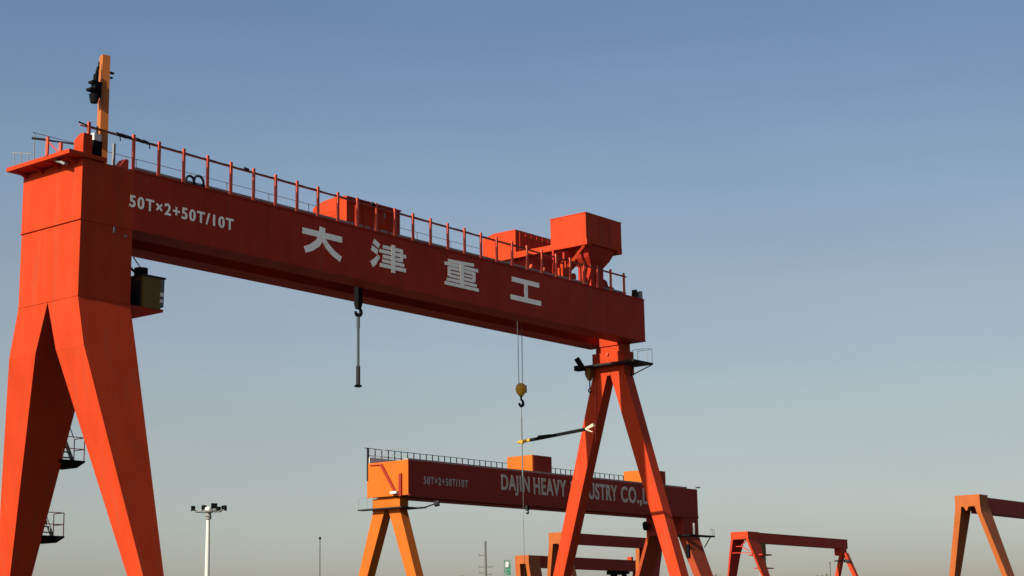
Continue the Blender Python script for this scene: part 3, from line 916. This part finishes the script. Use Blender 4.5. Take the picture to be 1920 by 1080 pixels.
leg_obj(c5, 'red', [(9.0, UV, UV + 0.8, 0.35, 0.75), (6.35, UV, UV + 0.7, 1.0, 1.5), (-4.3, UV, UV + 0.7, 3.4, 3.9)])
leg_obj(c5, 'red', [(9.3, UV, UV + 0.8, -0.2, 0.3), (8.7, UV, UV + 0.8, -0.45, 0.05), (6.35, UV, UV + 0.7, -1.45, -0.95), (-4.3, UV, UV + 0.7, -5.6, -5.1)])
mb = MB().box(UV - 0.3, UV - 0.01, 0.35, 1.3, Z(8.25), Z(8.4)).box(UV - 0.3, UV - 0.01, -0.8, 0.0, Z(8.1), Z(8.45))
mb.build('service_platform', 'dark', c5)

# crane six, cut by the right edge of the frame
O6 = (39.603, 142.264, 0)
c6 = thing('gantry_crane', 'weathered orange gantry crane at the right edge, its girder running out of view', 'gantry crane', O6, ROT)
MB().box(1.75, 30, 0.15, 1.6, Z(9.50), Z(10.80)).build('girder', 'maroon', c6)
MB().box(0, 1.75, 0, 2.25, Z(10.0), Z(10.98)).build('end_beam', 'farorange', c6)
leg_obj(c6, 'farorange', [(10.0, 0, 1.95, 0.0, 0.50), (9.5, 0, 2.2, -0.05, 0.36), (4.1, 1.0, 2.6, -1.5, -1.05), (-4.3, 1.6, 2.4, -3.5, -3.1)])
leg_obj(c6, 'farorange', [(10.0, 0, 1.95, 1.72, 2.26), (9.5, 0, 2.0, 1.78, 2.33), (4.1, 0.4, 1.6, 2.95, 3.45), (-4.3, 1.6, 2.4, 5.2, 5.6)])
mb = MB().loft([[(0.0, 1.05, Z(10.0)), (1.6, 1.05, Z(10.0)), (1.6, 1.5, Z(10.0)), (0.0, 1.5, Z(10.0))],
                [(0.0, 1.2, Z(9.65)), (1.6, 1.2, Z(9.65)), (1.6, 1.3, Z(9.65)), (0.0, 1.3, Z(9.65))]])
mb.build('gusset', 'farorange', c6)
MB().box(1.4, 1.75, 0.52, 1.04, Z(9.5), Z(9.99)).build('bracing_plate', 'maroon', c6)
leg_obj(c6, 'farorange', [(9.49, 27.5, 28.5, 0.2, 1.0), (-4.3, 27.5, 28.5, -3.0, -2.5)])
leg_obj(c6, 'farorange', [(9.49, 27.5, 28.5, 1.02, 1.55), (-4.3, 27.5, 28.5, 4.6, 5.1)])

# ================================================================== MASTS AND POLES
lm = thing('light_mast', 'white high mast light with a crown of dark floodlights, left of centre', 'light mast', (-14.77, 80, 0))
mb = MB().lathe((0, 0, 0), [(0.20, 0), (0.18, 0.4), (0.105, 9.0), (0.085, 10.62)], n=14)
mb.build('pole', 'pole', lm)
mb = MB().lathe((0, 0, 0), [(0.15, 10.62), (0.16, 10.75), (0.13, 10.9), (0.22, 10.95), (0.22, 11.02)], n=14)
mb.build('collar', 'grey', lm)
ringm = MB()
for k in range(24):
    a0, a1 = 2 * math.pi * k / 24, 2 * math.pi * (k + 1) / 24
    ringm.tube((0.62 * math.cos(a0), 0.62 * math.sin(a0), 10.98), (0.62 * math.cos(a1), 0.62 * math.sin(a1), 10.98), 0.022, n=6)
for k in range(6):
    a = math.pi * k / 3 + 0.2
    ringm.tube((0.1 * math.cos(a), 0.1 * math.sin(a), 10.97), (0.72 * math.cos(a), 0.72 * math.sin(a), 11.05), 0.024, n=6)
ringm.build('lamp_ring', 'grey', lm)
MB().lathe((0, 0, 0), [(0.14, 11.021), (0.17, 11.08), (0.15, 11.18), (0.06, 11.22)], n=14).build('head_cap', 'white', lm)
for (x, y, z, s) in ((-0.70, -0.15, 11.18, 1.0), (-0.28, 0.5, 11.28, 0.8), (0.33, -0.5, 11.26, 1.0), (0.76, -0.1, 11.18, 1.0), (0.35, 0.6, 11.2, 0.8), (-0.3, -0.62, 11.12, 0.0)):
    if s == 0:
        continue
    r = math.hypot(x, y)
    dx, dy = x / r, y / r
    mb = MB().loft([[(x - dx * 0.10 * s + a * dy * 0.13 * s, y - dy * 0.10 * s - a * dx * 0.13 * s, z + b * 0.11 * s) for a, b in ((-.6, -.6), (.6, -.6), (.6, .6), (-.6, .6))],
                    [(x + dx * 0.10 * s + a * dy * 0.16 * s, y + dy * 0.10 * s - a * dx * 0.16 * s, z - 0.05 * s + b * 0.13 * s) for a, b in ((-1, -1), (1, -1), (1, 1), (-1, 1))]])
    mb.bar((x - dx * 0.05, y - dy * 0.05, z - 0.06), (x - dx * 0.12, y - dy * 0.12, 11.0), 0.03)
    mb.build('floodlight', 'black', lm)

sp = thing('lamp_pole', 'thin grey pole with a small knob on top, right of the white mast light', 'pole', (-23.5, 200, 0))
MB().lathe((0, 0, 0), [(0.13, 0), (0.06, 16.4)], n=8).build('shaft', 'timber', sp)
MB().lathe((0, 0, 0), [(0.06, 16.4), (0.16, 16.48), (0.16, 16.62), (0.05, 16.75)], n=8).build('lamp_head', 'dark', sp)

up = thing('utility_pole', 'distant utility pole with several short crossarms, between the two rows of crane legs', 'utility pole', (-4.65, 250, 0))
MB().lathe((0, 0, 0), [(0.24, 0), (0.15, 18.6)], n=8).build('shaft', 'timber', up)
for (z, a, b) in ((16.42, -1.05, 0.15), (14.72, -1.05, 1.0), (13.85, -1.0, 0.2), (13.6, -0.2, 0.9)):
    m = MB().box(a, b, -0.06, 0.06, z, z + 0.12)
    for x in (a + 0.06, b - 0.06):
        m.tube((x, 0, z + 0.12), (x, 0, z + 0.32), 0.045, n=6)
    m.build('crossarm', 'timber', up)

gt = thing('signal_tower', 'slim green and white tower at the bottom edge beside the lowest crane', 'tower', (-1.43, 250, 0))
m = MB()
for x in (-0.45, 0.45):
    for y in (-0.45, 0.45):
        m.bar((x, y, 0), (x, y, 15.7), 0.10)
for k in range(10):
    z = k * 1.57
    for (a, b) in (((-.45, -.45), (.45, -.45)), ((.45, -.45), (.45, .45)), ((.45, .45), (-.45, .45)), ((-.45, .45), (-.45, -.45))):
        m.bar((a[0], a[1], z), (b[0], b[1], z + 1.57), 0.07)
        m.bar((a[0], a[1], z + 1.57), (b[0], b[1], z + 1.57), 0.07)
m.build('frame', 'green', gt)
MB().box(-0.15, 0.4, -0.40, 0.40, 13.6, 15.2).build('panel', 'green', gt)
MB().box(-0.22, 0.18, -0.56, -0.51, 14.7, 15.4).build('sign_face', 'white', gt)

dp = thing('lamp_pole', 'hair-thin distant pole beside the small red crane', 'pole', (48.48, 260, 0))
MB().lathe((0, 0, 0), [(0.14, 0), (0.07, 14.8)], n=8).build('shaft', 'timber', dp)
MB().lathe((0, 0, 0), [(0.07, 14.8), (0.12, 14.85), (0.05, 15.0)], n=8).build('lamp_head', 'dark', dp)


# ------------------------------------------------------------------ distant trees
def tree(label, x, y, h, w, seed):
    r = random.Random(seed)
    t = thing('tree', label, 'tree', (x, y, 0), 0, 'distant trees along the bottom edge')
    m = MB().lathe((0, 0, 0), [(0.32, 0), (0.22, h * 0.35), (0.06, h * 0.9)], n=8)
    limbs = []
    for k in range(9):
        a = r.uniform(0, 6.28)
        z0 = h * r.uniform(0.3, 0.65)
        l = w * r.uniform(0.25, 0.48)
        q = (l * math.cos(a), l * math.sin(a), z0 + h * r.uniform(0.12, 0.28))
        m.tube((0, 0, z0), q, 0.10, 0.03, n=6)
        limbs.append(q)
    m.build('trunk', 'bark', t)
    limbs += [(r.uniform(-.2, .2) * w, r.uniform(-.2, .2) * w, h * r.uniform(0.75, 0.93)) for _ in range(8)]
    m = MB()
    for c in limbs:
        for _ in range(170):
            d = Vector((r.gauss(0, 1), r.gauss(0, 1), r.gauss(0, 0.8))) * w * 0.10
            p = Vector(c) + d
            if p.z > h:
                p.z = h - r.uniform(0, .6)
            n = Vector((r.gauss(0, 1), r.gauss(0, 1), r.gauss(0, 1))).normalized()
            a = n.orthogonal().normalized() * r.uniform(0.09, 0.2)
            b = n.cross(a).normalized() * r.uniform(0.09, 0.2)
            i = len(m.v)
            m.v.extend([tuple(p - a - b), tuple(p + a - b), tuple(p + a + b), tuple(p - a + b)])
            m.f.append((i, i + 1, i + 2, i + 3))
    m.build('crown', 'leaf', t)


tree('hazy tree top just right of the second crane\'s right leg', 35.3, 300, 14.9, 5.5, 1)
tree('hazy tree top below the girder of the small red crane', 54.5, 300, 14.5, 5.0, 2)
tree('hazy tree top between the yellow-orange A-frame and the utility pole', -10.6, 300, 15.3, 5.0, 3)
tree('hazy tree top beside the thin knobbed pole', -33.6, 300, 15.9, 4.5, 4)

# ================================================================== GROUND, SKY, LIGHT, CAMERA
gm = paint('concrete_yard', (0.060, 0.056, 0.050), rough=0.9, var=0.3, scale=(0.05, 0.05, 0.05))
G = 4000
gr = MB()
gr.v = [(-G, -G, 0), (G, -G, 0), (G, G, 0), (-G, G, 0)]
gr.f = [(0, 1, 2, 3)]
go = gr.build('ground', gm)
go['kind'] = 'structure'

SUN_EL = math.radians(25)
SUN_AZ = AZ + math.pi + math.radians(1.0)       # measured from +Y towards +X: the sun stands behind the camera, to its left
S = Vector((math.sin(SUN_AZ) * math.cos(SUN_EL), math.cos(SUN_AZ) * math.cos(SUN_EL), math.sin(SUN_EL)))
sl = bpy.data.lights.new('sun', 'SUN')
sl.energy = 5.0
sl.angle = math.radians(0.5)
sl.color = (1.0, 0.90, 0.74)
so = bpy.data.objects.new('sun', sl)
COL.objects.link(so)
so.rotation_euler = S.to_track_quat('Z', 'Y').to_euler()
so.location = (-60, -60, 80)

w = bpy.data.worlds.new('World')
scene.world = w
w.use_nodes = True
nt = w.node_tree
bg = nt.nodes['Background']
sky = nt.nodes.new('ShaderNodeTexSky')
sky.sky_type = 'NISHITA'
sky.sun_disc = False
sky.sun_elevation = SUN_EL
sky.sun_rotation = SUN_AZ
sky.altitude = 0
sky.air_density = 1.0
sky.dust_density = 1.5
sky.ozone_density = 1.0
tc = nt.nodes.new('ShaderNodeTexCoord')
sx = nt.nodes.new('ShaderNodeSeparateXYZ')
nt.links.new(tc.outputs['Generated'], sx.inputs[0])
rp = nt.nodes.new('ShaderNodeValToRGB')
SKYRAMP = [(0.0, (.785, .735, .83)), (.04, (.81, .77, .855)), (.116, (.895, .78, .725)), (.201, (1.0, .86, .785)),
           (.276, (.94, .905, .88)), (.36, (.785, .84, .91)), (.50, (.95, .98, 1.08)), (1.0, (.78, .82, .98))]
while len(rp.color_ramp.elements) < len(SKYRAMP):
    rp.color_ramp.elements.new(0.5)
for e, (p, c) in zip(rp.color_ramp.elements, SKYRAMP):
    e.position = p
    e.color = (*c, 1)
nt.links.new(sx.outputs['Z'], rp.inputs['Fac'])
mx = nt.nodes.new('ShaderNodeMixRGB')
mx.blend_type = 'MULTIPLY'
mx.inputs['Fac'].default_value = 1.0
nt.links.new(sky.outputs['Color'], mx.inputs['Color1'])
nt.links.new(rp.outputs['Color'], mx.inputs['Color2'])
mpw = nt.nodes.new('ShaderNodeMapping')
mpw.inputs['Scale'].default_value = (2.2, 2.2, 9.0)
nt.links.new(tc.outputs['Generated'], mpw.inputs['Vector'])
nzw = nt.nodes.new('ShaderNodeTexNoise')
nzw.inputs['Scale'].default_value = 2.0
nzw.inputs['Detail'].default_value = 5.0
nt.links.new(mpw.outputs['Vector'], nzw.inputs['Vector'])
mrw = nt.nodes.new('ShaderNodeMapRange')
mrw.inputs['From Min'].default_value = 0.3
mrw.inputs['From Max'].default_value = 0.7
mrw.inputs['To Min'].default_value = 0.965
mrw.inputs['To Max'].default_value = 1.035
nt.links.new(nzw.outputs['Fac'], mrw.inputs['Value'])
mx2 = nt.nodes.new('ShaderNodeMixRGB')
mx2.blend_type = 'MULTIPLY'
mx2.inputs['Fac'].default_value = 1.0
nt.links.new(mx.outputs['Color'], mx2.inputs['Color1'])
# sky scaled a little brighter towards the left, dimmer towards the right
azr = nt.nodes.new('ShaderNodeMapRange')
azr.inputs['From Min'].default_value = -0.36
azr.inputs['From Max'].default_value = 0.36
azr.inputs['To Min'].default_value = 1.085
azr.inputs['To Max'].default_value = 0.915
nt.links.new(sx.outputs['X'], azr.inputs['Value'])
mlt = nt.nodes.new('ShaderNodeMath')
mlt.operation = 'MULTIPLY'
nt.links.new(azr.outputs['Result'], mlt.inputs[0])
nt.links.new(mrw.outputs['Result'], mlt.inputs[1])
nt.links.new(mlt.outputs['Value'], mx2.inputs['Color2'])
nt.links.new(mx2.outputs['Color'], bg.inputs['Color'])
bg.inputs['Strength'].default_value = 0.0724

cam = bpy.data.cameras.new('camera')
co = bpy.data.objects.new('camera', cam)
COL.objects.link(co)
cam.sensor_width = 36
cam.lens = 36 * 3105.4 / 1920
cam.clip_end = 12000
cam.clip_start = 0.1
PITCH, ROLL = 0.2057, 0.0176
co.matrix_world = Matrix.Translation((0, 0, HC)) @ Matrix.Rotation(math.pi / 2 + PITCH, 4, 'X') @ Matrix.Rotation(-ROLL, 4, 'Z')
scene.camera = co

scene.view_settings.view_transform = 'Standard'
scene.view_settings.look = 'None'
scene.view_settings.gamma = 1.0
scene.view_settings.exposure = 0.73
